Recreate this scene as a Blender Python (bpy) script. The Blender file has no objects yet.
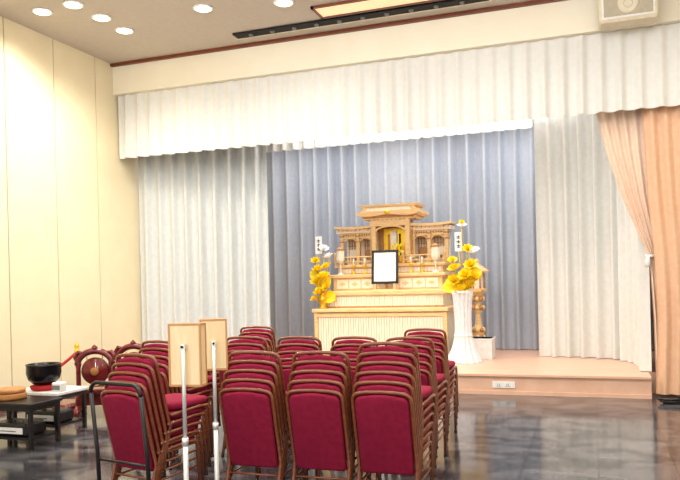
import bpy, math, random
from mathutils import Vector, Matrix
random.seed(7)
scene = bpy.context.scene
try:
    scene.view_settings.view_transform = 'Standard'
except Exception: pass

# ---------------------------------------------------------------- materials
def lin(c):
    return tuple(((x/255)/12.92 if x/255 <= .04045 else ((x/255+.055)/1.055)**2.4) for x in c)
def mat(name, rgb, rough=.6, metal=0, rgb2=None, scale=(5,5,5), nscale=3, bump=0, bscale=200, coat=0, trans=0, emit=None, estr=0, spec=.5, detail=4, tile=0):
    m = bpy.data.materials.new(name); m.use_nodes = True
    nt = m.node_tree; b = nt.nodes['Principled BSDF']
    c = lin(rgb)
    b.inputs['Base Color'].default_value = (*c,1)
    b.inputs['Roughness'].default_value = rough
    b.inputs['Metallic'].default_value = metal
    b.inputs['Coat Weight'].default_value = coat
    b.inputs['Specular IOR Level'].default_value = spec
    b.inputs['Transmission Weight'].default_value = trans
    if emit:
        b.inputs['Emission Color'].default_value = (*lin(emit),1)
        b.inputs['Emission Strength'].default_value = estr
    tc = nt.nodes.new('ShaderNodeTexCoord')
    c2 = lin(rgb2) if rgb2 else tuple(x*.9 for x in c)
    mp = nt.nodes.new('ShaderNodeMapping'); mp.inputs['Scale'].default_value = scale
    n = nt.nodes.new('ShaderNodeTexNoise'); n.inputs['Scale'].default_value = nscale; n.inputs['Detail'].default_value = detail
    r = nt.nodes.new('ShaderNodeValToRGB')
    r.color_ramp.elements[0].position = .35; r.color_ramp.elements[1].position = .65
    r.color_ramp.elements[0].color = (*c,1); r.color_ramp.elements[1].color = (*c2,1)
    nt.links.new(tc.outputs['Object'], mp.inputs['Vector']); nt.links.new(mp.outputs[0], n.inputs['Vector'])
    nt.links.new(n.outputs['Fac'], r.inputs['Fac']); nt.links.new(r.outputs['Color'], b.inputs['Base Color'])
    if tile:
        n.inputs['Distortion'].default_value=1.5
        r.color_ramp.elements[0].position = .42; r.color_ramp.elements[1].position = .6
        br=nt.nodes.new('ShaderNodeTexBrick'); br.offset=0; br.inputs['Scale'].default_value=1
        br.inputs['Brick Width'].default_value=tile; br.inputs['Row Height'].default_value=tile
        br.inputs['Mortar Size'].default_value=.006; br.inputs['Mortar Smooth'].default_value=.2
        br.inputs['Color1'].default_value=(1,1,1,1); br.inputs['Color2'].default_value=(.7,.7,.73,1); br.inputs['Mortar'].default_value=(.2,.2,.2,1)
        mx=nt.nodes.new('ShaderNodeMix'); mx.data_type='RGBA'; mx.blend_type='MULTIPLY'; mx.inputs[0].default_value=1
        nt.links.new(tc.outputs['Object'],br.inputs['Vector'])
        nt.links.new(r.outputs['Color'],mx.inputs[6]); nt.links.new(br.outputs['Color'],mx.inputs[7]); nt.links.new(mx.outputs[2],b.inputs['Base Color'])
    if bump:
        n2 = nt.nodes.new('ShaderNodeTexNoise'); n2.inputs['Scale'].default_value = bscale
        bp = nt.nodes.new('ShaderNodeBump'); bp.inputs['Strength'].default_value = bump; bp.inputs['Distance'].default_value = .01
        nt.links.new(tc.outputs['Object'], n2.inputs['Vector']); nt.links.new(n2.outputs['Fac'], bp.inputs['Height'])
        nt.links.new(bp.outputs['Normal'], b.inputs['Normal'])
    return m

M = dict(
 wall = mat('wall_cream', (240,229,197), .55, rgb2=(237,225,191), scale=(1,1,1), bump=.1, bscale=90),
 seam = mat('wall_seam', (120,98,66), .7),
 ceil = mat('ceiling_paint', (206,198,188), .85, rgb2=(201,193,183), bump=.15, bscale=120),
 floor = mat('floor_marble', (58,58,62), .13, rgb2=(102,100,104), scale=(1,1.4,1), nscale=1.8, spec=.48, detail=9, tile=.6),
 stagetop = mat('stage_carpet', (232,190,164), .4, rgb2=(225,180,152), scale=(1,12,1), nscale=2),
 riser = mat('stage_riser', (228,188,164), .5, rgb2=(220,178,152), scale=(2,2,2)),
 fascia = mat('fascia_cream', (248,241,222), .6, rgb2=(246,238,217), scale=(1,1,1)),
 trim = mat('trim_wood', (128,62,34), .4, rgb2=(104,48,26), scale=(2,20,20)),
 black = mat('black_paint', (22,20,22), .35),
 darkgap = mat('slot_black', (14,12,12), .8),
 valance = mat('valance_cloth', (230,230,227), .85, rgb2=(226,226,222)),
 white_c = mat('white_curtain_cloth', (228,229,225), .85, rgb2=(222,223,219)),
 left_c = mat('grey_white_curtain_cloth', (214,218,219), .85, rgb2=(207,212,213)),
 blue_c = mat('lavender_curtain_cloth', (188,195,207), .85, rgb2=(181,189,202)),
 peach = mat('peach_curtain_cloth', (244,220,200), .85, rgb2=(241,214,193)),
 peach2 = mat('dark_peach_curtain_cloth', (234,192,160), .85, rgb2=(229,185,152)),
 wood = mat('altar_hinoki', (244,212,158), .45, rgb2=(232,192,132), scale=(3,3,25), nscale=2),
 woodl = mat('altar_light_slats', (250,241,224), .5, rgb2=(244,231,208), scale=(20,3,3), nscale=2),
 wood_d = mat('altar_dark_carving', (204,152,92), .5, rgb2=(170,116,62), scale=(20,20,20), nscale=2),
 gold = mat('gold_metal', (240,196,60), .3, metal=.7, rgb2=(228,176,40)),
 petal = mat('gold_petal', (255,230,30), .4, metal=.0, rgb2=(252,214,10), scale=(30,30,30)),
 white = mat('white_paint', (242,241,238), .5),
 paper = mat('white_paper', (250,250,250), .8),
 silver = mat('silver_cloth', (240,240,244), .45, rgb2=(218,219,226), scale=(20,20,4)),
 burg = mat('burgundy_fabric', (146,24,60), .85, rgb2=(134,18,53), scale=(8,8,8), bump=.2, bscale=400, spec=.25),
 brown = mat('chair_frame_brown', (140,78,48), .3, rgb2=(116,60,36), scale=(4,4,20), coat=.3),
 chrome = mat('chrome', (236,238,240), .3, metal=.5),
 board = mat('board_wood', (252,228,184), .45, rgb2=(246,216,166), scale=(20,20,2), nscale=2),
 board_d = mat('board_edge', (206,152,98), .5),
 lacq = mat('red_lacquer', (122,28,28), .25, rgb2=(94,18,22), coat=.4),
 beige = mat('speaker_beige', (230,220,194), .5),
 grille = mat('speaker_grille', (190,180,158), .7, bump=.5, bscale=60),
 lamp = mat('downlight_glow', (255,244,214), .5, emit=(255,240,205), estr=9),
 lamp2 = mat('cove_glow', (255,220,170), .5, emit=(255,224,180), estr=.6),
 redcloth = mat('red_cushion', (176,30,30), .8),
 bowl = mat('black_bronze', (26,24,28), .25, metal=.5),
 traywood = mat('turned_wood', (190,132,72), .45, rgb2=(160,104,52), scale=(4,4,30)),
 gray = mat('grey_plastic', (120,120,120), .5),
)

# ---------------------------------------------------------------- mesh builder
class B:
    def __init__(s): s.v=[]; s.f=[]; s.m=[]; s.sm=[]; s.mats=[]
    def mi(s, name):
        if name not in s.mats: s.mats.append(name)
        return s.mats.index(name)
    def add(s, vs, fs, m, smooth=False, T=None):
        o=len(s.v)
        for p in vs:
            p=Vector(p)
            if T is not None: p = T @ p
            s.v.append(p)
        k=s.mi(m)
        for f in fs:
            s.f.append([i+o for i in f]); s.m.append(k); s.sm.append(smooth)
    def box(s, a, b, m, T=None, bev=0):
        x0,y0,z0=a; x1,y1,z1=b
        if bev:
            e=min(bev,abs(x1-x0)/2.1,abs(y1-y0)/2.1,abs(z1-z0)/2.1)
            rs=[(z0,e*.7),(z0+e,0),(z1-e,0),(z1,e*.7)]
            vs=[];
            for z,i in rs:
                X0,X1,Y0,Y1=x0+i,x1-i,y0+i,y1-i; c=e*.6
                c=min(c,(X1-X0)/2.1,(Y1-Y0)/2.1)
                vs+= [(X0+c,Y0,z),(X1-c,Y0,z),(X1,Y0+c,z),(X1,Y1-c,z),(X1-c,Y1,z),(X0+c,Y1,z),(X0,Y1-c,z),(X0,Y0+c,z)]
            fs=[list(range(7,-1,-1)), list(range(24,32))]
            for r in range(3):
                for i in range(8):
                    j=(i+1)%8; fs.append([r*8+i,r*8+j,r*8+8+j,r*8+8+i])
            s.add(vs,fs,m,False,T); return
        vs=[(x0,y0,z0),(x1,y0,z0),(x1,y1,z0),(x0,y1,z0),(x0,y0,z1),(x1,y0,z1),(x1,y1,z1),(x0,y1,z1)]
        s.add(vs,[(0,3,2,1),(4,5,6,7),(0,1,5,4),(1,2,6,5),(2,3,7,6),(3,0,4,7)],m,False,T)
    def lathe(s, prof, m, c=(0,0,0), seg=24, T=None, scal=0, nsc=0, smooth=True):
        vs=[];fs=[]
        for r,z in prof:
            for i in range(seg):
                a=2*math.pi*i/seg; rr=r*(1+scal*math.cos(nsc*a))
                vs.append((c[0]+rr*math.cos(a),c[1]+rr*math.sin(a),c[2]+z))
        n=len(prof)
        for k in range(n-1):
            for i in range(seg):
                j=(i+1)%seg; fs.append([k*seg+i,k*seg+j,(k+1)*seg+j,(k+1)*seg+i])
        fs.append(list(range(seg-1,-1,-1))); fs.append([(n-1)*seg+i for i in range(seg)])
        s.add(vs,fs,m,smooth,T)
    def tube(s, pts, r, m, seg=8, T=None):
        pts=[Vector(p) for p in pts]; vs=[];fs=[]
        prev=None
        for i,p in enumerate(pts):
            d=(pts[min(i+1,len(pts)-1)]-pts[max(i-1,0)]).normalized()
            if prev is None:
                up=Vector((0,0,1)) if abs(d.z)<.9 else Vector((1,0,0))
                a=d.cross(up).normalized()
            else:
                a=(prev-d*prev.dot(d)).normalized()
            prev=a; b=d.cross(a)
            rr=r[i] if isinstance(r,(list,tuple)) else r
            for k in range(seg):
                t=2*math.pi*k/seg; vs.append(p+a*rr*math.cos(t)+b*rr*math.sin(t))
        for i in range(len(pts)-1):
            for k in range(seg):
                j=(k+1)%seg; fs.append([i*seg+k,i*seg+j,(i+1)*seg+j,(i+1)*seg+k])
        fs.append(list(range(seg-1,-1,-1))); fs.append([(len(pts)-1)*seg+k for k in range(seg)])
        s.add(vs,fs,m,True,T)
    def prism(s, poly, y0, y1, m, T=None, axis='y'):
        n=len(poly); vs=[]
        for y in (y0,y1):
            for a,b in poly:
                vs.append((a,y,b) if axis=='y' else ((y,a,b) if axis=='x' else (a,b,y)))
        fs=[list(range(n)),list(range(2*n-1,n-1,-1))]
        for i in range(n):
            j=(i+1)%n; fs.append([i,i+n,j+n,j])
        s.add(vs,fs,m,False,T)
    def mesh(s,name):
        me=bpy.data.meshes.new(name)
        me.from_pydata([tuple(v) for v in s.v],[],s.f)
        for k in s.mats: me.materials.append(M[k])
        for p,k,sm in zip(me.polygons,s.m,s.sm): p.material_index=k; p.use_smooth=sm
        import bmesh
        bm=bmesh.new(); bm.from_mesh(me); bmesh.ops.recalc_face_normals(bm,faces=bm.faces[:]); bm.to_mesh(me); bm.free()
        me.update(); return me
    def obj(s,name,loc=(0,0,0),rz=0):
        return place(name,s.mesh(name),loc,rz)
def place(name,me,loc=(0,0,0),rz=0):
    o=bpy.data.objects.new(name,me); scene.collection.objects.link(o)
    o.location=loc; o.rotation_euler=(0,0,math.radians(rz)); return o
def RT(loc=(0,0,0),rx=0,ry=0,rz=0,s=1):
    return Matrix.Translation(loc)@Matrix.Rotation(math.radians(rz),4,'Z')@Matrix.Rotation(math.radians(ry),4,'Y')@Matrix.Rotation(math.radians(rx),4,'X')@Matrix.Scale(s,4)

# ---------------------------------------------------------------- room shell
XL,XR=-7.34,3.6; H=5.23; YS=9.9; ZS=.28; YB=13.7; Y0=-2.5
b=B(); b.box((XL-.1,Y0,-.1),(XR+.1,YB+.1,0),'floor'); b.obj('floor')
b=B(); b.box((XL-.1,Y0,H),(XR+.1,YB+.1,H+.1),'ceil'); b.obj('ceiling')
b=B()
b.box((XL-.12,Y0,0),(XL-.012,YB,H),'seam')
y=9.4; edges=[YB]
while y>Y0: edges.append(y); y-=.93
edges.append(Y0)
for i in range(len(edges)-1):
    w=.008
    b.box((XL-.012,edges[i+1]+w,0),(XL,edges[i]-w,H),'wall')
b.obj('wall_left')
b=B(); b.box((XL,YB,0),(XR,YB+.1,H),'wall'); b.obj('wall_back')
b=B(); b.box((XR,Y0,0),(XR+.1,YB,H),'wall'); b.obj('wall_right')
b=B(); b.box((XL,Y0,0),(XL+.015,YS-.02,.07),'trim'); b.obj('baseboard_left')

# stage
b=B()
XA,XB_=XL+.005,XR-.005; YE=YB-.005
b.box((XA,YS+.02,0),(.66,YE,ZS-.03),'riser')
b.box((XA,YS-.01,ZS-.03),(.66,YE,ZS),'stagetop')
b.box((.66,10.4,0),(XB_,YE,ZS-.03),'riser')
b.box((.66,10.4,ZS-.03),(XB_,YE,ZS),'stagetop')
b.box((XA+.02,YS+.008,0),(.66,YS+.02,.05),'riser')
b.obj('stage_platform')
b=B()
b.box((0,-.012,0),(.3,0,.09),'white',bev=.004)
for k in range(2):
    for j in range(2):
        b.box((.07+k*.12+j*.02,-.014,.03),(.075+k*.12+j*.02,-.011,.06),'black')
    b.box((.045+k*.12,-.0135,.022),(.12+k*.12,-.0115,.026),'gray')
b.obj('wall_outlet',(-1.34,YS+.02,.09))

# fascia + trims
b=B(); b.box((XL,YS-.06,4.74),(XR,YS+.12,H),'fascia'); b.box((XL,YS-.075,4.735),(XR,YS+.12,4.755),'fascia'); b.obj('stage_fascia')
b=B(); b.box((XL,YS-.12,H-.045),(XR,YS-.061,H-.001),'trim'); b.obj('trim_1')
b=B(); b.box((XL,YS+.3,4.5),(XR,YB,4.56),'ceil'); b.obj('stage_soffit')
# ceiling slot
b=B()
b.box((-4.85,9.30,H-.03),(-1.2,9.48,H-.004),'darkgap')
b.box((-4.88,9.48,H-.035),(-1.17,9.50,H-.002),'beige')
for i in range(10): b.lathe([(.03,0),(.035,.02)],'gray',c=(-4.6+i*.34,9.39,H-.05),seg=10)
b.obj('ceiling_vent_slot')
b=B()
b.box((-3.4,8.85,H-.02),(-1.2,9.18,H-.004),'lamp2')
b.box((-3.44,8.81,H-.03),(-1.16,8.85,H-.002),'trim'); b.box((-3.44,9.18,H-.03),(-1.16,9.22,H-.002),'trim')
b.box((-3.44,8.81,H-.03),(-3.4,9.22,H-.002),'trim'); b.box((-1.2,8.81,H-.03),(-1.16,9.22,H-.002),'trim')
b.obj('ceiling_light_panel')

# downlights
dl=B()
dl.lathe([(.135,-.004),(.135,-.016),(.105,-.018),(.1,-.004)],'white',seg=28)
dl.lathe([(.1,-.002),(.1,-.022)],'lamp',seg=28)
dm=dl.mesh('downlight')
dpos=[(-6.72,7.57),(-6.2,7.54),(-6.16,8.05),(-6.18,8.58),(-3.7,8.54),(-4.75,8.3),(-6.2,6.0),(-3.7,6.2),(-1.2,6.2),(-1.2,8.3),(1.3,6.2),(1.3,8.3),(-4.9,4),(-2,4),(1,4)]
def area(name,loc,sx,sy,e,col,rot=(0,0,0)):
    l=bpy.data.lights.new(name,'AREA'); l.shape='RECTANGLE'; l.size=sx; l.size_y=sy; l.energy=e; l.color=col
    o=bpy.data.objects.new(name,l); scene.collection.objects.link(o); o.location=loc; o.rotation_euler=[math.radians(a) for a in rot]; return o
for i,(x,y) in enumerate(dpos):
    place('downlight',dm,(x,y,H))
    l=bpy.data.lights.new('downlight_beam','SPOT'); l.energy=145; l.spot_size=math.radians(150); l.spot_blend=1; l.shadow_soft_size=.1; l.color=(1,.91,.77)
    o=bpy.data.objects.new('downlight_beam',l); scene.collection.objects.link(o); o.location=(x,y,H-.06)
area('ceiling_fill',(-2,2.2,5.1),8,4,400,(1,.96,.91),(22,0,0))  # added area light for even room fill, no fixture behind it
area('ceiling_fill',(-2,6.8,5.1),7,2,220,(1,.98,.95),(35,0,0))  # second added fill, tilted towards the stage, not a real fitting
area('stage_batten_light',(-2.2,10.55,4.44),4.6,.2,60,(1,.98,.95),(25,0,0))
area('stage_batten_light',(-3.0,12.2,4.42),6,.5,110,(1,.99,.98))
w=bpy.data.worlds.new('World'); scene.world=w; w.use_nodes=True
w.node_tree.nodes['Background'].inputs[0].default_value=(1,.97,.93,1); w.node_tree.nodes['Background'].inputs[1].default_value=1.5

# ---------------------------------------------------------------- curtains
def curtain(name,path,z0,z1,amp,per,m,rows=10,seed=0,flare=.25,zfun=None,ds=.022,fm=.9,am=.35):
    rnd=random.Random(seed); ph=[rnd.uniform(0,6) for _ in range(4)]
    pts=[Vector((p[0],p[1])) for p in path]
    L=[0]
    for i in range(len(pts)-1): L.append(L[-1]+(pts[i+1]-pts[i]).length)
    n=int(L[-1]/ds)
    vs=[];fs=[]
    for r in range(rows+1):
        t=r/rows; z=z1+(z0-z1)*t
        for k in range(n+1):
            s=L[-1]*k/n; i=0
            while i<len(pts)-2 and s>L[i+1]: i+=1
            q=(s-L[i])/(L[i+1]-L[i]); p=pts[i].lerp(pts[i+1],q); d=(pts[i+1]-pts[i]).normalized(); nn=Vector((-d.y,d.x))
            f=2*math.pi*(s/per)+fm*math.sin(s*1.9+ph[0])+.55*fm*math.sin(s*4.3+ph[1])+.12*t*math.sin(s*3+ph[2])
            a=amp*(1+am*math.sin(s*2.7+ph[3]))*(1+flare*(t-.5))
            o=a*(math.sin(f)+.28*math.sin(2*f+.8+t))
            p=p+nn*o
            vs.append((p.x,p.y,z+(zfun(s,t) if zfun else 0)))
    for r in range(rows):
        for k in range(n):
            a=r*(n+1)+k; fs.append([a,a+1,a+n+2,a+n+1])
    bb=B(); bb.add(vs,fs,m,True); return bb.obj(name)
curtain('valance_curtain',[(XL+.03,YS+.02),(XR-.02,YS+.02)],3.70,4.73,.034,.235,'valance',rows=4,seed=1,flare=.9,ds=.02,fm=.3,am=.2)
curtain('rear_valance_curtain',[(-5.3,10.95),(-.8,10.95)],3.79,4.5,.03,.19,'white_c',rows=4,seed=2,flare=.6)
curtain('white_side_curtain',[(XL+.06,10.36),(-4.98,10.66)],ZS+.01,4.49,.065,.24,'left_c',seed=3)
curtain('lavender_backdrop_curtain',[(-7.2,13.25),(1.2,13.25)],ZS+.01,4.49,.09,.30,'blue_c',seed=4,fm=.6)
curtain('white_side_curtain',[(-.86,12.12),(-.2,12.05),(.35,11.85),(.56,11.3),(.62,10.8),(.64,10.35)],ZS+.01,4.49,.06,.25,'white_c',seed=5)
def interp(tab,z):
    for (za,a),(zb,c) in zip(tab,tab[1:]):
        if za>=z>=zb:
            q=(za-z)/(za-zb)
            return a+(c-a)*q
    return tab[-1][1]
def drape(bb,left,right,Y,m,npl,n=110,ZT=4.49,rows=60,ph=0):
    vs=[];fs=[]
    for r in range(rows+1):
        z=ZT+(0.04-ZT)*r/rows
        a=interp(left,z); c=interp(right,z); wd=c-a
        amp=.035 if z>2.3 or z<1.4 else .024
        for k in range(n+1):
            q=k/n
            vs.append((a+wd*q, Y+amp*math.sin(q*2*math.pi*npl+.6*math.sin(q*7+ph))*(.7+.3*math.sin(q*9+ph)), z))
    for r in range(rows):
        for k in range(n):
            i=r*(n+1)+k; fs.append([i,i+1,i+n+2,i+n+1])
    bb.add(vs,fs,m,True)
bb=B()
drape(bb,[(4.72,-.05),(3.7,.09),(3.2,.20),(2.6,.38),(2.1,.57),(1.83,.68),(1.6,.70),(1.0,.725),(.04,.735)],
         [(4.72,1.5),(3.7,1.35),(2.6,1.1),(1.83,.98),(1.6,1.0),(1.0,1.05),(.04,1.1)],10.2,'peach',10)
bb.tube([(.65,10.19,1.83),(.67,10.155,1.82),(.76,10.145,1.83)],.02,'paper')
bb.tube([(.68,10.145,1.83),(.67,10.145,1.78),(.668,10.145,1.68)],[.014,.03,.04],'paper')
bb.obj('tied_back_peach_curtain')
bb=B()
drape(bb,[(4.72,.62),(3.7,.64),(2.6,.68),(1.83,.74),(1.0,.76),(.04,.72)],[(4.72,3.5),(.04,3.5)],10.06,'peach2',18,n=260,ph=2)
bb.obj('peach_leg_curtain')

# ---------------------------------------------------------------- speaker
b=B()
b.box((-.34,-.3,-.2),(.34,0,.2),'beige',bev=.03)
b.box((-.30,-.31,-.16),(.30,-.295,.16),'white')
b.box((-.28,-.315,-.14),(.28,-.305,.14),'grille')
b.lathe([(.12,0),(.12,.012),(.09,.014),(.05,.004),(.03,.012),(0.001,.012)],'beige',T=RT((0,-.31,0),rx=90))
for x in (-.2,.2): b.box((x-.03,-.18,.2),(x+.03,-.12,.34),'gray')
b.obj('hanging_speaker',(.47,9.72,4.89))

# ---------------------------------------------------------------- altar
b=B()
def slats(x0,x1,y,z0,z1,m='woodl',p=.045):
    n=int((x1-x0)/p); p=(x1-x0)/n
    for i in range(n): b.box((x0+i*p+.006,y-.014,z0),(x0+(i+1)*p-.006,y+.01,z1),m)
b.box((-1.13,.02,0),(1.13,1.55,.78),'woodl'); slats(-1.08,1.08,.01,.08,.70)
for z in (.03,.74): b.box((-1.14,-.02,z-.03),(1.14,.05,z+.03),'wood')
for x in (-1.12,1.12): b.box((x-.03,-.025,0),(x+.03,.05,.78),'wood')
b.box((-1.18,-.06,.79),(1.18,1.56,.85),'wood',bev=.01)
b.box((-1.04,.24,.85),(1.04,1.5,1.08),'woodl'); slats(-1.0,1.0,.235,.87,1.04)
b.box((-1.1,.18,1.07),(1.1,1.52,1.14),'wood',bev=.01)
b.box((-1.06,.22,.85),(1.06,.25,.88),'wood_d')
b.box((-.98,.52,1.14),(.98,1.5,1.38),'wood')
for i in range(8):
    x=-.92+i*.23; b.box((x+.01,.505,1.18),(x+.22,.525,1.34),'woodl')
    b.prism([(x+.05,1.26),(x+.115,1.30),(x+.18,1.26),(x+.115,1.22)],.498,.506,'wood')
b.box((-1.04,.46,1.37),(1.04,1.52,1.43),'wood',bev=.01)
b.box((-.95,.72,1.43),(.95,1.5,1.56),'wood'); slats(-.93,.93,.715,1.45,1.53,'woodl',.06)
b.box((-1.0,.66,1.55),(1.0,1.52,1.6),'wood',bev=.01)
for x in [-.98+.14*i for i in range(6)]+[.28+.14*i for i in range(6)]:
    b.box((x-.01,.68,1.6),(x+.01,.70,1.74),'wood')
for s0,s1 in ((-1.0,-.26),(.26,1.0)):
    for z in (1.66,1.74): b.tube([(s0,.69,z),(s1,.69,z)],.012,'wood')
for x in (-1,-.26,.26,1): b.lathe([(.016,0),(.016,.17),(.026,.18),(.02,.21),(.001,.24)],'wood',c=(x,.69,1.6),seg=10)
# shrine wings
b.box((-.98,1.3,1.6),(.98,1.4,2.28),'woodl')
for x in (-.97,-.66,-.36,.36,.66,.97):
    b.box((x-.03,1.0,1.6),(x+.03,1.06,2.26),'wood'); b.lathe([(.045,0),(.045,.03),(.03,.04)],'gold',c=(x,1.03,1.6),seg=12)
    for zz in (2.02,2.12): b.box((x-.045,.985,zz),(x+.045,1.07,zz+.025),'wood_d')
for sgn in (-1,1):
    for k,(xa,xb,zt) in enumerate(((.36,.66,2.30),(.66,.97,2.22))):
        xa2,xb2=sorted((sgn*xa,sgn*xb))
        b.box((xa2,1.01,2.10),(xb2,1.05,2.20),'wood')
        cx=(xa2+xb2)/2; rr=(xb2-xa2)/2-.03
        b.tube([(cx+rr*math.cos(t),1.02,2.0+.1*math.sin(t)) for t in [math.pi*i/10 for i in range(11)]],.014,'wood')
        for j in range(5):
            xx=xa2+.05+j*(xb2-xa2-.1)/4
            b.box((xx-.006,1.27,1.66),(xx+.006,1.3,2.08),'wood_d')
        for zz in (1.72,1.84,1.96,2.05): b.box((xa2+.03,1.265,zz),(xb2-.03,1.28,zz+.012),'wood_d')
        b.box((xa2+.06,1.25,1.74),(xb2-.06,1.27,1.9),'wood_d' if k==0 else 'woodl')
        for j in range(6): b.lathe([(.001,0),(.016,.012),(.001,.024)],'wood_d',T=RT((xa2+.04+j*(xb2-xa2-.08)/5,1.005,2.15),rx=90),seg=8)
    x0,x1=sorted((sgn*.33,sgn*1.06))
    N=14; top=[];bot=[]
    for i in range(N+1):
        q=i/N; x=sgn*(.33+.75*q); z=2.27-.02*math.sin(q*math.pi*.7)+.025*q**4
        top.append((x,z+.045)); bot.append((x,z))
    b.prism(top+bot[::-1],.88,1.45,'wood')
    b.box((x0,.96,2.19),(x1,1.42,2.255),'woodl')
    for j in range(9): 
        xx=sgn*(.37+j*.08); b.box((xx-.014,.9,2.225),(xx+.014,1.0,2.255),'wood')
# central sanctuary
for x in (-.31,.31):
    b.box((x-.04,.84,1.6),(x+.04,.92,2.42),'wood'); b.lathe([(.06,0),(.06,.04),(.04,.05)],'gold',c=(x,.88,1.6),seg=12)
b.box((-.3,1.15,1.6),(.3,1.3,2.4),'wood_d')
b.box((-.27,.9,1.6),(.27,1.2,1.68),'wood'); b.box((-.2,.95,1.68),(.2,1.2,1.75),'wood')
for sgn in (-1,1):
    T=RT((sgn*.27,.9,1.7),rz=sgn*-60)
    b.box((-.012,0,0),(.012,.16,.55),'wood',T=T); b.box((-.02,.03,.05),(.02,.13,.5),'wood_d',T=T)
b.box((-.2,1.12,1.75),(.2,1.16,2.25),'gold')
b.box((-.05,1.08,1.78),(.05,1.12,2.2),'paper'); b.box((-.12,1.1,1.75),(-.09,1.12,2.15),'wood_d'); b.box((.09,1.1,1.75),(.12,1.12,2.15),'darkgap')
b.box((-.36,.82,2.28),(.36,.90,2.40),'wood')
b.tube([(.27*math.cos(t),.84,2.18+.1*math.sin(t)) for t in [math.pi*i/12 for i in range(13)]],.018,'wood')
for i in range(9): b.box((-.34+i*.08,.80,2.38),(-.30+i*.08,.86,2.42),'woodl')
b.box((-.48,.76,2.40),(.48,1.4,2.44),'wood')
# low curved main roof: bowed lip, deep fascia and flat capping board
N=28; top=[];bot=[]
for i in range(N+1):
    x=-.58+1.16*i/N; q=abs(x)/.58
    z=2.445+.04*math.exp(-(x/.25)**2)+.045*q**4
    top.append((x,z+.05)); bot.append((x,z-.01))
b.prism(top+bot[::-1],.66,1.45,'wood')
b.prism([(x*.9,z-.0) for x,z in bot]+[(.45,2.42),(-.45,2.42)],.74,1.4,'wood_d')
b.prism([(-.55,2.49),(.55,2.49),(.46,2.62),(-.46,2.62)],.74,1.35,'wood')
b.prism([(-.50,2.62),(.50,2.62),(.53,2.66),(-.53,2.66)],.72,1.38,'wood')
b.prism([(-.42,2.545),(.42,2.545),(.38,2.600),(-.38,2.600)],.725,.80,'woodl')
b.lathe([(.04,0),(.04,.02),(.015,.03)],'gold',T=RT((0,.66,2.505),rx=90),seg=14)
# ornaments
for x in (-.86,.86):
    b.lathe([(.06,0),(.05,.02),(.014,.04),(.014,.2),(.05,.22),(.075,.26),(.075,.42),(.05,.45),(.01,.47)],'woodl',c=(x,.58,1.43),seg=8,smooth=False)
    b.lathe([(.09,0),(.08,.02),(.01,.06)],'wood_d',c=(x,.58,1.87),seg=8)
for x in (-.62,-.42,.42,.62):
    b.lathe([(.045,0),(.035,.03),(.012,.05),(.012,.13),(.035,.15),(.03,.17)],'gold',c=(x,.6,1.43),seg=12)
    b.lathe([(.014,0),(.014,.1),(.004,.11)],'paper',c=(x,.6,1.6),seg=8)
for x in (.14,.2,.08):
    b.lathe([(.02,0),(.03,.06),(.015,.1),(.025,.13)],'gold',c=(x,.78,1.6),seg=10)
    for k in range(7):
        a=k*.9; b.lathe([(.001,0),(.02,.02),(.02,.04),(.001,.06)],'petal',c=(x+.03*math.cos(a),.78+.03*math.sin(a),1.73+.03*k),seg=8)
b.obj('funeral_altar',(-3.4,11.5,ZS))

# portrait frame
b=B()
T=RT((0,0,0),rx=-6)
W,Hh=.235,.58; E=.04
b.box((-W,0,0),(W,.03,E),'black',T=T,bev=.006); b.box((-W,0,Hh-E),(W,.03,Hh),'black',T=T,bev=.006)
b.box((-W,0,0),(-W+E,.03,Hh),'black',T=T,bev=.006); b.box((W-E,0,0),(W,.03,Hh),'black',T=T,bev=.006)
b.box((-W+.03,.012,.03),(W-.03,.025,Hh-.03),'paper',T=T)
b.prism([(0.04,-.115),(.2,-.115),(.07,.4)],-.01,.01,'wood_d',axis='x')
b.box((-.2,-.02,-.115),(.2,.14,-.09),'wood'); 
for x in (-.17,.17): b.box((x-.015,-.01,-.09),(x+.015,.06,0),'wood')
b.obj('memorial_portrait_frame',(-3.36,11.76,ZS+1.14+.115))

# ---------------------------------------------------------------- lotus arrangements
def lotus(b,c,r,tilt=(0,0),m='petal'):
    T=RT(c,rx=tilt[0],ry=tilt[1])
    for ring,(n,el,len_) in enumerate(((8,20,1.0),(8,48,.9),(6,72,.75))):
        for k in range(n):
            a=2*math.pi*(k+ring*.5)/n
            Tp=T@Matrix.Rotation(a,4,'Z')@Matrix.Rotation(math.radians(-el),4,'Y')
            L=r*len_; vs=[];fs=[]
            prof=[(0,.12),(.3,.34),(.6,.42),(.85,.24),(1,.02)]
            for (q,wd) in prof:
                zc=.28*math.sin(q*math.pi*.5)*q*L*.6
                vs+=[(q*L,-wd*L*.75,zc+.08*L*(wd/.4)),(q*L,0,zc),(q*L,wd*L*.75,zc+.08*L*(wd/.4))]
            for i in range(4):
                for j in range(2):
                    o=i*3+j; fs.append([o,o+1,o+4,o+3])
            b.add(vs,fs,m,True,Tp)
    b.lathe([(r*.1,0),(r*.2,r*.3),(.001,r*.35)],'gold',T=T,seg=10)
def leaf(b,c,r,tilt,m='gold'):
    T=RT(c,rx=tilt[0],ry=tilt[1]); n=18
    vs=[(0,0,-.03*r)]+[(r*math.cos(2*math.pi*i/n)*(1+.06*(i%2)),r*math.sin(2*math.pi*i/n)*(1+.06*(i%2)),.12*r*(1 if i%3 else -.5)) for i in range(n)]
    b.add(vs,[[0,i+1,(i+1)%n+1] for i in range(n)],m,True,T)
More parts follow.
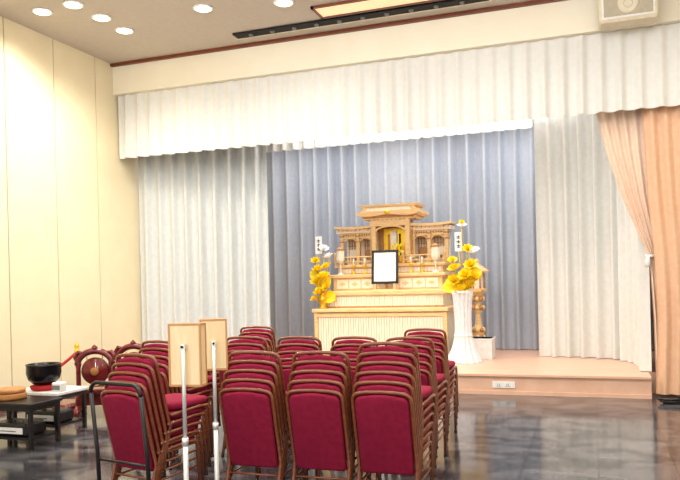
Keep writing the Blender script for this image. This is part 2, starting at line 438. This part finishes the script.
def arrangement(name,loc,spec,h0,vase):
    b=B()
    if vase=='tall':
        b.lathe([(.27,0),(.26,.02),(.23,.10),(.175,.22),(.14,.36),(.125,.5),(.125,.7),(.135,.88),(.14,.98),(.15,1.06),(.16,1.12),(.05,1.1)],'silver',seg=84,scal=.08,nsc=14)
        b.tube([(.137*math.cos(t),.137*math.sin(t),.42) for t in [2*math.pi*i/24 for i in range(25)]],.012,'paper')
    else:
        b.lathe([(.07,0),(.075,.02),(.05,.05),(.08,.12),(.085,.18),(.05,.24),(.07,.28),(.03,.27)],'gold',seg=20)
    for (x,y,z,r,kind) in spec:
        zt=h0+z
        b.tube([(x*.1,0,h0-.1),(x*.5,y*.3,h0+z*.45),(x,y,zt-.01)],.007,'gold',seg=6)
        if kind=='l': lotus(b,(x,y,zt),r,(random.uniform(25,60),random.uniform(-25,25)))
        elif kind=='w': lotus(b,(x,y,zt),r,(random.uniform(10,45),random.uniform(-25,25)),'paper')
        elif kind=='f': leaf(b,(x,y,zt),r,(random.uniform(40,80),random.uniform(-30,30)),'petal')
        elif kind=='t':
            b.box((x-.06,y-.006,zt-.02),(x+.06,y+.006,zt+.28),'paper')
            for q in (.2,.13,.06):
                b.box((x-.032,y-.009,zt+q),(x+.032,y-.005,zt+q+.012),'black'); b.box((x-.006,y-.009,zt+q-.025),(x+.006,y-.005,zt+q+.03),'black')
                b.box((x-.028,y-.009,zt+q-.022),(x+.028,y-.005,zt+q-.014),'black')
    return b.obj(name,loc)
spL=[(-.02,-.05,.12,.14,'l'),(.1,-.03,.2,.12,'l'),(-.1,-.02,.3,.13,'l'),(.06,-.08,.38,.14,'l'),(-.06,-.03,.5,.13,'l'),(.1,0,.55,.12,'l'),(-.12,0,.66,.10,'l'),(.13,0,.72,.12,'w'),(.04,0,.86,.11,'w'),(-.05,0,.82,.05,'t'),(.0,.05,.3,.14,'f'),(.13,0,.05,.11,'f'),(-.15,.02,.45,.09,'f'),(-.1,-.1,.0,.1,'l')]
arrangement('golden_lotus_arrangement',(-4.44,11.62,ZS+.851),spL,.15,'short')
spR=[(-.02,-.05,.02,.15,'l'),(.12,-.03,.1,.12,'l'),(-.12,-.02,.18,.14,'l'),(.08,-.08,.26,.15,'l'),(-.1,-.03,.36,.14,'l'),(.14,0,.42,.13,'l'),(-.14,0,.5,.10,'l'),(.2,0,.62,.13,'w'),(.1,0,.68,.10,'l'),(-.04,0,.68,.05,'t'),(.02,0,1.03,.1,'w'),(.02,-.02,1.10,.06,'l'),(0,.05,.2,.15,'f'),(.2,.0,.3,.11,'f'),(-.2,.02,.1,.11,'f'),(.2,.0,.22,.12,'l')]
arrangement('golden_lotus_vase',(-1.95,11.24,ZS),spR,1.08,'tall')
b=B()
b.box((-.3,-.2,0),(.3,.2,.34),'white',bev=.008); b.box((-.31,-.21,.32),(.31,.21,.34),'paper'); b.box((-.29,-.195,.0),(.29,.195,.03),'silver')
b.obj('white_display_plinth',(-1.86,11.80,ZS))
# standing wooden lantern
b=B()
b.box((-.16,-.16,0),(.16,.16,.06),'wood'); b.box((-.12,-.12,.06),(.12,.12,.12),'wood_d')
b.lathe([(.1,.12),(.05,.18),(.07,.3),(.1,.42),(.06,.52),(.045,.7),(.07,.8),(.05,.84),(.045,.98),(.12,1.06),(.15,1.08)],'wood',seg=8,smooth=False)
for zz in (.3,.42,.8,.95):
    for k in range(8):
        a=k*math.pi/4; b.lathe([(.001,0),(.04,.03),(.03,.07),(.001,.1)],'wood_d' if k%2 else 'wood',c=(.085*math.cos(a),.085*math.sin(a),zz-.04),seg=8)
b.lathe([(.15,1.08),(.16,1.12),(.11,1.14)],'wood',seg=6,smooth=False)
b.lathe([(.1,1.12),(.105,1.42)],'woodl',seg=6,smooth=False)
for k in range(6):
    a=math.pi*k/3; b.tube([(.115*math.cos(a),.115*math.sin(a),1.12),(.115*math.cos(a),.115*math.sin(a),1.42)],.012,'wood_d',seg=6)
b.lathe([(.2,1.40),(.21,1.43),(.12,1.49),(.05,1.55),(.03,1.57),(.04,1.6),(.001,1.66)],'wood',seg=6,smooth=False)
b.obj('standing_wooden_lantern',(-1.88,12.35,ZS))

# ---------------------------------------------------------------- chairs
def chair_into(b,off):
    T0=Matrix.Translation(off)
    def yb(z): return -.205-.13*(z-.28)/.55 if z>.28 else -.205
    W=.187; z0,z1=.27,.82
    out=[]
    for i in range(7): 
        a=math.pi/2*i/6; out.append((W-.05+.05*math.sin(a) , z1-.05+.05*math.cos(a)))
    arch=[(-W+.05+ (2*W-.1)*i/8, z1+.014*math.sin(math.pi*i/8)) for i in range(9)]
    outline=[(-W,z0+.02),(-W+.02,z0)]+[(W-.02,z0),(W,z0+.02)]+[(x,z) for x,z in out[::-1]]+arch[::-1]+[(-x,z) for x,z in out]
    n=len(outline); cz=(z0+z1)/2
    layers=[(-.026,.94),(-.020,.985),(-.004,1.0),(.012,.99),(.024,.93)]
    vs=[]
    for dy,sc in layers:
        for x,z in outline:
            x2=x*sc; z2=cz+(z-cz)*sc
            vs.append((x2,yb(z2)+dy-.012*(1-(x2/W)**2),z2))
    fs=[]
    for l in range(len(layers)-1):
        for i in range(n):
            j=(i+1)%n; fs.append([l*n+i,l*n+j,(l+1)*n+j,(l+1)*n+i])
    fs.append(list(range(n))); fs.append([(len(layers)-1)*n+i for i in range(n)][::-1])
    b.add(vs,fs,'burg',True,T0)
    X=.205
    pts=[(-X-.005,-.30,0),(-X,-.245,.2),(-X,yb(.3),.32),(-X,yb(.55),.55),(-X,yb(.77),.77)]
    for i in range(1,6):
        a=math.pi/2*i/5; z=.79+.05*math.sin(a); pts.append((-X+.055*(1-math.cos(a)),yb(z),z))
    top=[(-.11,.846),(0,.851),(.11,.846)]
    pts+= [(x,yb(z),z) for x,z in top]
    pts+= [(-p[0],p[1],p[2]) for p in pts[:-3][::-1]]
    b.tube(pts,.0135,'brown',seg=6,T=T0)
    vs=[];fs=[]; nn=20
    lay=[(.425,.9),(.435,.99),(.46,1.0),(.477,.96),(.484,.8)]
    for z,sc in lay:
        for i in range(nn):
            a=2*math.pi*i/nn; ca,sa=math.cos(a),math.sin(a)
            x=.208*math.copysign(abs(ca)**.4,ca)*sc; y=.03+.222*math.copysign(abs(sa)**.4,sa)*sc
            vs.append((x,y,z))
    for l in range(4):
        for i in range(nn):
            j=(i+1)%nn; fs.append([l*nn+i,l*nn+j,(l+1)*nn+j,(l+1)*nn+i])
    fs.append(list(range(nn))[::-1]); fs.append([4*nn+i for i in range(nn)])
    b.add(vs,fs,'burg',True,T0)
    for s in (-1,1):
        b.tube([(s*X,.235,0),(s*X,.215,.38),(s*X,.19,.415),(s*X,.1,.42),(s*X,-.2,.40)],.0135,'brown',seg=6,T=T0)
        b.tube([(s*X,.222,.22),(s*X,-.235,.2)],.008,'brown',seg=6,T=T0)
    b.tube([(-X,.19,.41),(X,.19,.41)],.01,'brown',seg=6,T=T0)
    b.tube([(-X,-.235,.22),(X,-.235,.22)],.008,'brown',seg=6,T=T0)
    for s in (-1,1):
        for y in (-.30,.235): b.lathe([(.016,0),(.016,.02)],'black',c=(s*(X+(.005 if y<0 else 0)),y,0),seg=8,T=T0)
stacks={}
def stack(n,x,y,rz):
    if n not in stacks:
        b=B()
        for i in range(n): chair_into(b,(0,.036*i,.062*i))
        stacks[n]=b.mesh('stacked_banquet_chairs')
    return place('stacked_banquet_chairs',stacks[n],(x,y,0),rz)
for (n,x,y,r) in [(6,-1.36,4.94,0),(5,-1.845,4.93,1),(5,-2.35,4.90,0),
                  (5,-3.13,4.62,-12),
                  (5,-1.50,6.15,0),(5,-2.01,6.2,0),(5,-2.54,6.2,0),(5,-3.08,6.2,1),
                  (5,-3.66,5.70,-10),(5,-4.0,6.7,-4),
                  (5,-1.60,7.20,0),(5,-3.65,7.6,0)]:
    stack(n,x,y,r)

# ---------------------------------------------------------------- hand trolley
b=B()
Wt=.235
for s in (-1,1):
    b.tube([(s*Wt,.20,.05),(s*Wt,.05,.04),(s*Wt,0,.07),(s*Wt,-.02,.5),(s*Wt,-.06,.90)],.014,'black')
top=[(-Wt,-.06,.90)]+[(-Wt+.07*(1-math.cos(a)),-.065,.90+.07*math.sin(a)) for a in [math.pi/2*i/5 for i in range(1,6)]]
top=top+[(-p[0],p[1],p[2]) for p in top[::-1]]
b.tube(top,.014,'black')
for z in (.12,.45,): b.tube([(-Wt,-.02,z),(Wt,-.02,z)],.010,'black')
b.box((-Wt-.005,0,.035),(Wt+.005,.22,.05),'black')
b.tube([(-.28,-.05,.07),(.28,-.05,.07)],.01,'gray')
for s in (-1,1): b.lathe([(.03,-.016),(.07,-.014),(.07,.014),(.03,.016)],'black',T=RT((s*.28,-.05,.07),ry=90),seg=20)
b.obj('hand_trolley',(-2.93,3.95,0),-12)

# ---------------------------------------------------------------- sign stands
def signstand(loc,rz,w,zb,zt,pt):
    b=B()
    b.lathe([(.13,0),(.13,.012),(.12,.02),(.03,.03),(.015,.05)],'chrome',seg=32)
    b.tube([(0,0,.03),(0,0,.75)],.014,'chrome',seg=12); b.tube([(0,0,.74),(0,0,pt)],.011,'chrome',seg=12)
    b.lathe([(.018,0),(.018,.04)],'chrome',c=(0,0,.73),seg=12)
    y=.022; D=.075
    b.box((-w,y,zb),(w,y+D,zt),'board',bev=.003)
    b.box((-w-.004,y-.002,zb-.006),(w+.004,y+D+.002,zb+.006),'board_d'); b.box((-w-.004,y-.002,zt-.006),(w+.004,y+D+.002,zt+.004),'board_d')
    for s in (-1,1):
        for yy in (y,y+D): b.box((s*w-.005,yy-.004,zb),(s*w+.005,yy+.004,zt),'board_d')
    b.box((-.014,-.004,pt-.03),(.014,y,pt),'chrome',bev=.004)
    b.lathe([(.007,0),(.007,.015)],'black',T=RT((0,-.005,pt-.015),rx=90),seg=12)
    return b.obj('sign_stand',loc,rz)
signstand((-2.11,3.38,0),8,.09,1.05,1.385,1.28)
signstand((-2.16,3.80,0),28,.076,1.085,1.385,1.26)

# ---------------------------------------------------------------- left side things
def lowtable(name,loc,sx,sy,h,topm,rz=0):
    b=B()
    b.box((-sx/2,-sy/2,h-.035),(sx/2,sy/2,h),topm,bev=.006)
    b.box((-sx/2+.02,-sy/2+.02,h-.08),(sx/2-.02,sy/2-.02,h-.035),'black')
    for i in (-1,1):
        for j in (-1,1):
            b.box((i*(sx/2-.04)-.018,j*(sy/2-.04)-.018,0),(i*(sx/2-.04)+.018,j*(sy/2-.04)+.018,h-.06),'black')
    b.box((-sx/2+.03,-sy/2+.03,.09),(sx/2-.03,sy/2-.03,.115),'black')
    t=b.obj(name,loc,rz)
    b=B(); b.box((-.22,-.14,0),(.22,.14,.13),'black',bev=.02); b.box((-.18,-.15,.03),(.18,-.139,.09),'white'); b.box((-.14,-.152,.05),(.1,-.149,.06),'gray'); b.tube([(-.06,0,.12),(-.05,0,.15),(.05,0,.15),(.06,0,.12)],.008,'gray')
    c=b.obj('equipment_case',(0.02,-.03,.116)); c.parent=t
    return t
lowtable('low_table',(-5.62,5.86,0),.72,.46,.46,'black')
lowtable('low_table',(-5.80,6.5,0),.66,.52,.47,'white')
b=B()
b.lathe([(.16,0),(.17,.02),(.16,.05),(.16,.06)],'traywood',seg=28); b.lathe([(.14,.06),(.155,.07),(.155,.10),(.14,.11),(.001,.112)],'traywood',seg=28)
b.obj('round_wooden_tray_stack',(-5.76,5.88,.461))
b=B()
b.lathe([(.12,0),(.14,.02),(.15,.05),(.12,.06)],'redcloth',seg=28)
b.lathe([(.06,.06),(.12,.075),(.165,.12),(.185,.19),(.183,.27),(.19,.29),(.175,.29),(.165,.2),(.1,.1),(.001,.09)],'bowl',seg=32)
b.obj('temple_singing_bowl',(-5.80,6.42,.471))
b=B()
b.box((-.06,-.05,0),(.06,.05,.1),'white',bev=.01); b.box((-.05,-.055,.02),(.05,-.049,.07),'gray')
b.obj('small_white_box',(-5.54,6.36,.471))
# stanchion
b=B()
b.lathe([(.16,0),(.16,.015),(.13,.035),(.03,.05),(.022,.08),(.022,.68),(.035,.69),(.035,.74),(.02,.75),(.035,.79),(.02,.83),(.001,.84)],'gold',seg=24)
b.tube([(0,-.02,.70),(-.06,-.1,.62),(-.14,-.25,.5),(-.2,-.4,.46),(-.25,-.5,.48)],.02,'redcloth')
b.obj('gold_stanchion',(-6.74,8.1,0))
b=B(); b.box((-.25,-.25,0),(.25,.25,.08),'redcloth',bev=.03); b.box((-.24,-.24,.08),(.24,.24,.15),'lacq',bev=.03); b.obj('red_floor_cushion',(-6.45,7.4,0),10)
# gong stands
def gong(loc,rz):
    b=B()
    for s in (-1,1):
        b.tube([(s*.2,-.18,.03),(s*.2,-.1,.1),(s*.2,0,.12),(s*.2,.1,.1),(s*.2,.18,.03)],[.03,.035,.045,.035,.03],'lacq')
        b.lathe([(.035,0),(.045,.1),(.03,.2),(.028,.5),(.04,.55),(.03,.6)],'lacq',c=(s*.2,0,.1),seg=14)
        b.tube([(s*.2,0,.66),(s*.24,0,.74),(s*.2,0,.80),(s*.15,0,.78)],.026,'lacq')
        b.tube([(s*.2,0,.2),(s*.11,0,.27),(s*.06,0,.22)],.02,'lacq')
    b.box((-.2,-.025,.14),(.2,.025,.34),'lacq',bev=.01)
    b.box((-.17,-.12,.30),(.17,.12,.35),'lacq',bev=.012)
    b.tube([(.21*math.cos(t),0,.64+.17*math.sin(t)) for t in [math.pi*i/14 for i in range(15)]],.04,'lacq')
    b.lathe([(.02,.03),(.05,.025),(.055,.015),(.155,.015),(.17,-.01),(.17,-.03),(.13,-.03)],'lacq',T=RT((0,0,.56),rx=90),seg=28)
    b.lathe([(.05,.026),(.05,.034),(.02,.04)],'traywood',T=RT((0,-.003,.56),rx=90),seg=24)
    for s in (-1,1): b.tube([(s*.1,0,.80),(s*.09,0,.68)],.006,'gold',seg=6)
    b.lathe([(.03,0),(.04,.03),(.001,.07)],'lacq',c=(0,0,.825),seg=12)
    return b.obj('red_lacquer_gong_stand',loc,rz)
gong((-5.85,7.35,0),25)
gong((-5.75,8.0,0),20)

# cable on floor near right
b=B()
pts=[(.12*math.cos(t)*(1+.03*t),.09*math.sin(t),.02+.004*t) for t in [i*.35 for i in range(40)]]
b.tube(pts,.012,'black',seg=6); b.box((-.1,-.04,0),(.1,.04,.06),'black',bev=.01)
b.obj('coiled_black_cable',(.86,9.6,0))

# ---------------------------------------------------------------- camera
cam=bpy.data.cameras.new('camera'); co=bpy.data.objects.new('camera',cam); scene.collection.objects.link(co); scene.camera=co
f=717; cam.sensor_width=36; cam.lens=36*f/680; cam.shift_y=41/680; cam.clip_start=.05
th=math.radians(19.5); F=Vector((-math.sin(th),math.cos(th),0)); R=Vector((math.cos(th),math.sin(th),0)); U=Vector((0,0,1))
rho=.025
Rc=R*math.cos(rho)-U*math.sin(rho); Uc=R*math.sin(rho)+U*math.cos(rho)
mtx=Matrix((Rc,Uc,-F)).transposed().to_4x4(); mtx.translation=Vector((0,0,1.6)); co.matrix_world=mtx
